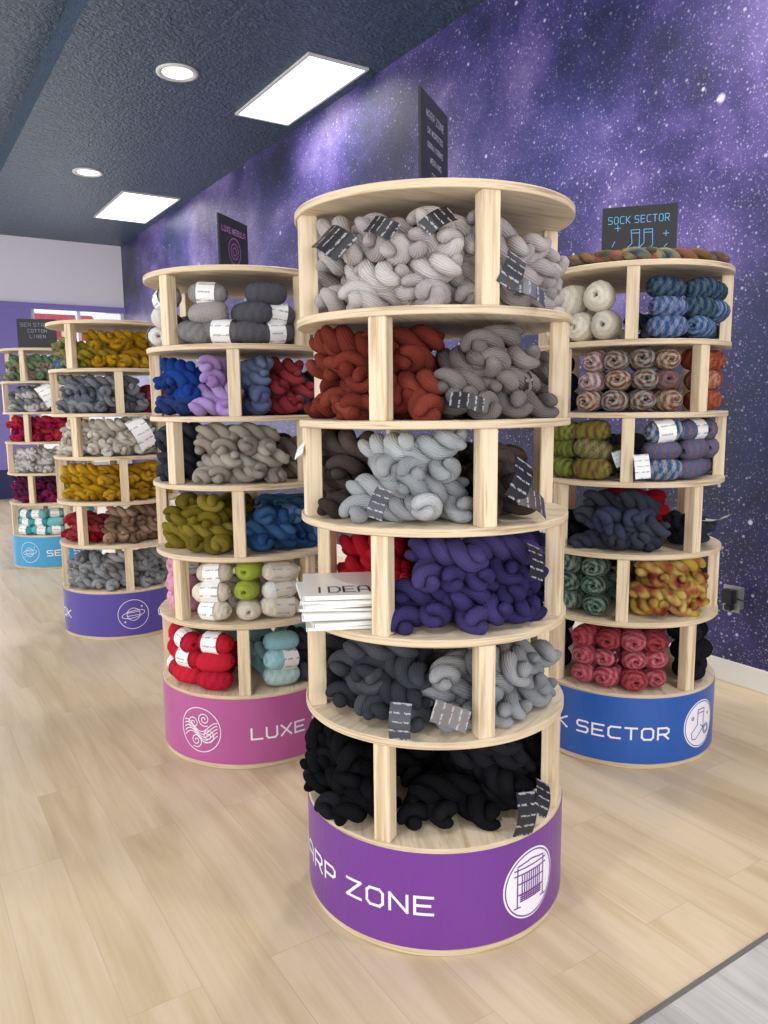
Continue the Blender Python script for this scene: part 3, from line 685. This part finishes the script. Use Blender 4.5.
def canlight(x, y, z=CH):
    root = empty('recessed_downlight', (x, y, z))
    seg = 48; V = []; F = []
    prof = [(.16, 0), (.16, -.012), (.135, -.016), (.115, -.006)]
    for r, zz in prof:
        for i in range(seg): V.append((r*math.cos(2*math.pi*i/seg), r*math.sin(2*math.pi*i/seg), zz))
    for k in range(3):
        for i in range(seg): F.append((k*seg+i, k*seg+(i+1) % seg, (k+1)*seg+(i+1) % seg, (k+1)*seg+i))
    mesh_obj('trim_ring', V, F, M_trim, root, True)
    V = [(.118*math.cos(2*math.pi*i/seg), .118*math.sin(2*math.pi*i/seg), -.005) for i in range(seg)]
    mesh_obj('lens', V, [tuple(range(seg))], M_pan, root)
    l = bpy.data.lights.new('down_lamp', 'AREA'); l.shape = 'DISK'; l.size = .22; l.energy = 24; l.color = (1, .97, .92); l.spread = 140*D2R
    o = bpy.data.objects.new('down_lamp', l); link(o, root); o.location = (0, 0, -.02)
for x, y in ((2.14, 6.19), (2.13, 9.21), (2.14, 3.0), (2.14, 0.0)): canlight(x, y)
for x, y in ((-.8, 1.0), (-.8, 4.5), (-.8, 8.0)): canlight(x, y, CH+.22)

ol = empty('wall_outlet', (WX, 2.16, .44))
box('box', (-.05, -.035, -.055), (0, .035, .055), M_metal, ol, bevel=.004)
box('plate', (-.055, -.045, -.065), (-.05, .045, .065), M_metal, ol, bevel=.002)
box('plug', (-.095, -.03, -.02), (-.055, .03, .05), M_blk, ol, bevel=.006)
box('plug_2', (-.085, -.02, -.055), (-.055, .02, -.025), M_blk, ol, bevel=.005)
cu = bpy.data.curves.new('cord', 'CURVE'); cu.dimensions = '3D'; cu.bevel_depth = .004; s = cu.splines.new('BEZIER'); s.bezier_points.add(2)
for bp_, co in zip(s.bezier_points, ((-.09, 0, .02), (-.06, -.25, -.01), (-.03, -.7, .02))):
    bp_.co = co; bp_.handle_left_type = bp_.handle_right_type = 'AUTO'
cu.materials.append(M_blk); link(bpy.data.objects.new('cord', cu), ol)

# ------------------------------------------------------------------ light
def area(name, loc, rot, sx, sy, e, col):
    l = bpy.data.lights.new(name, 'AREA'); l.shape = 'RECTANGLE'; l.size = sx; l.size_y = sy; l.energy = e; l.color = col
    o = bpy.data.objects.new(name, l); o.location = loc; o.rotation_euler = rot; link(o); return o
area('daylight_left_window', (LX+.1, 3.5, 1.9), (0, -math.pi/2, 0), 2.6, 13, 310, (.96, .98, 1))
area('added_daylight_rear', (0, BY+.1, 2.0), (math.pi/2, 0, 0), 6, 2.8, 200, (1, .98, .96))  # unseen area light added behind the camera; no window is modelled there
area('daylight_back_window', (-.2, EY+.25, 1.75), (-math.pi/2, 0, 0), 6.8, 2.4, 170, (.96, .98, 1))
w = bpy.data.worlds.new('sky'); sc.world = w; w.use_nodes = True
bgn = w.node_tree.nodes['Background']; bgn.inputs[0].default_value = (.93, .96, 1, 1); bgn.inputs[1].default_value = 1.1

cam = bpy.data.cameras.new('camera'); co = bpy.data.objects.new('camera', cam); link(co)
cam.sensor_fit = 'VERTICAL'; cam.sensor_height = 36; cam.lens = 770/1024*36; cam.clip_start = .05
M = Matrix.Rotation(-32.88*D2R, 4, 'Z')@Matrix.Rotation(82*D2R, 4, 'X')@Matrix.Rotation(-.56*D2R, 4, 'Z')
M.translation = Vector((0, 0, 1.4)); co.matrix_world = M
sc.camera = co
sc.view_settings.view_transform = 'Standard'; sc.view_settings.look = 'None'; sc.view_settings.exposure = 0
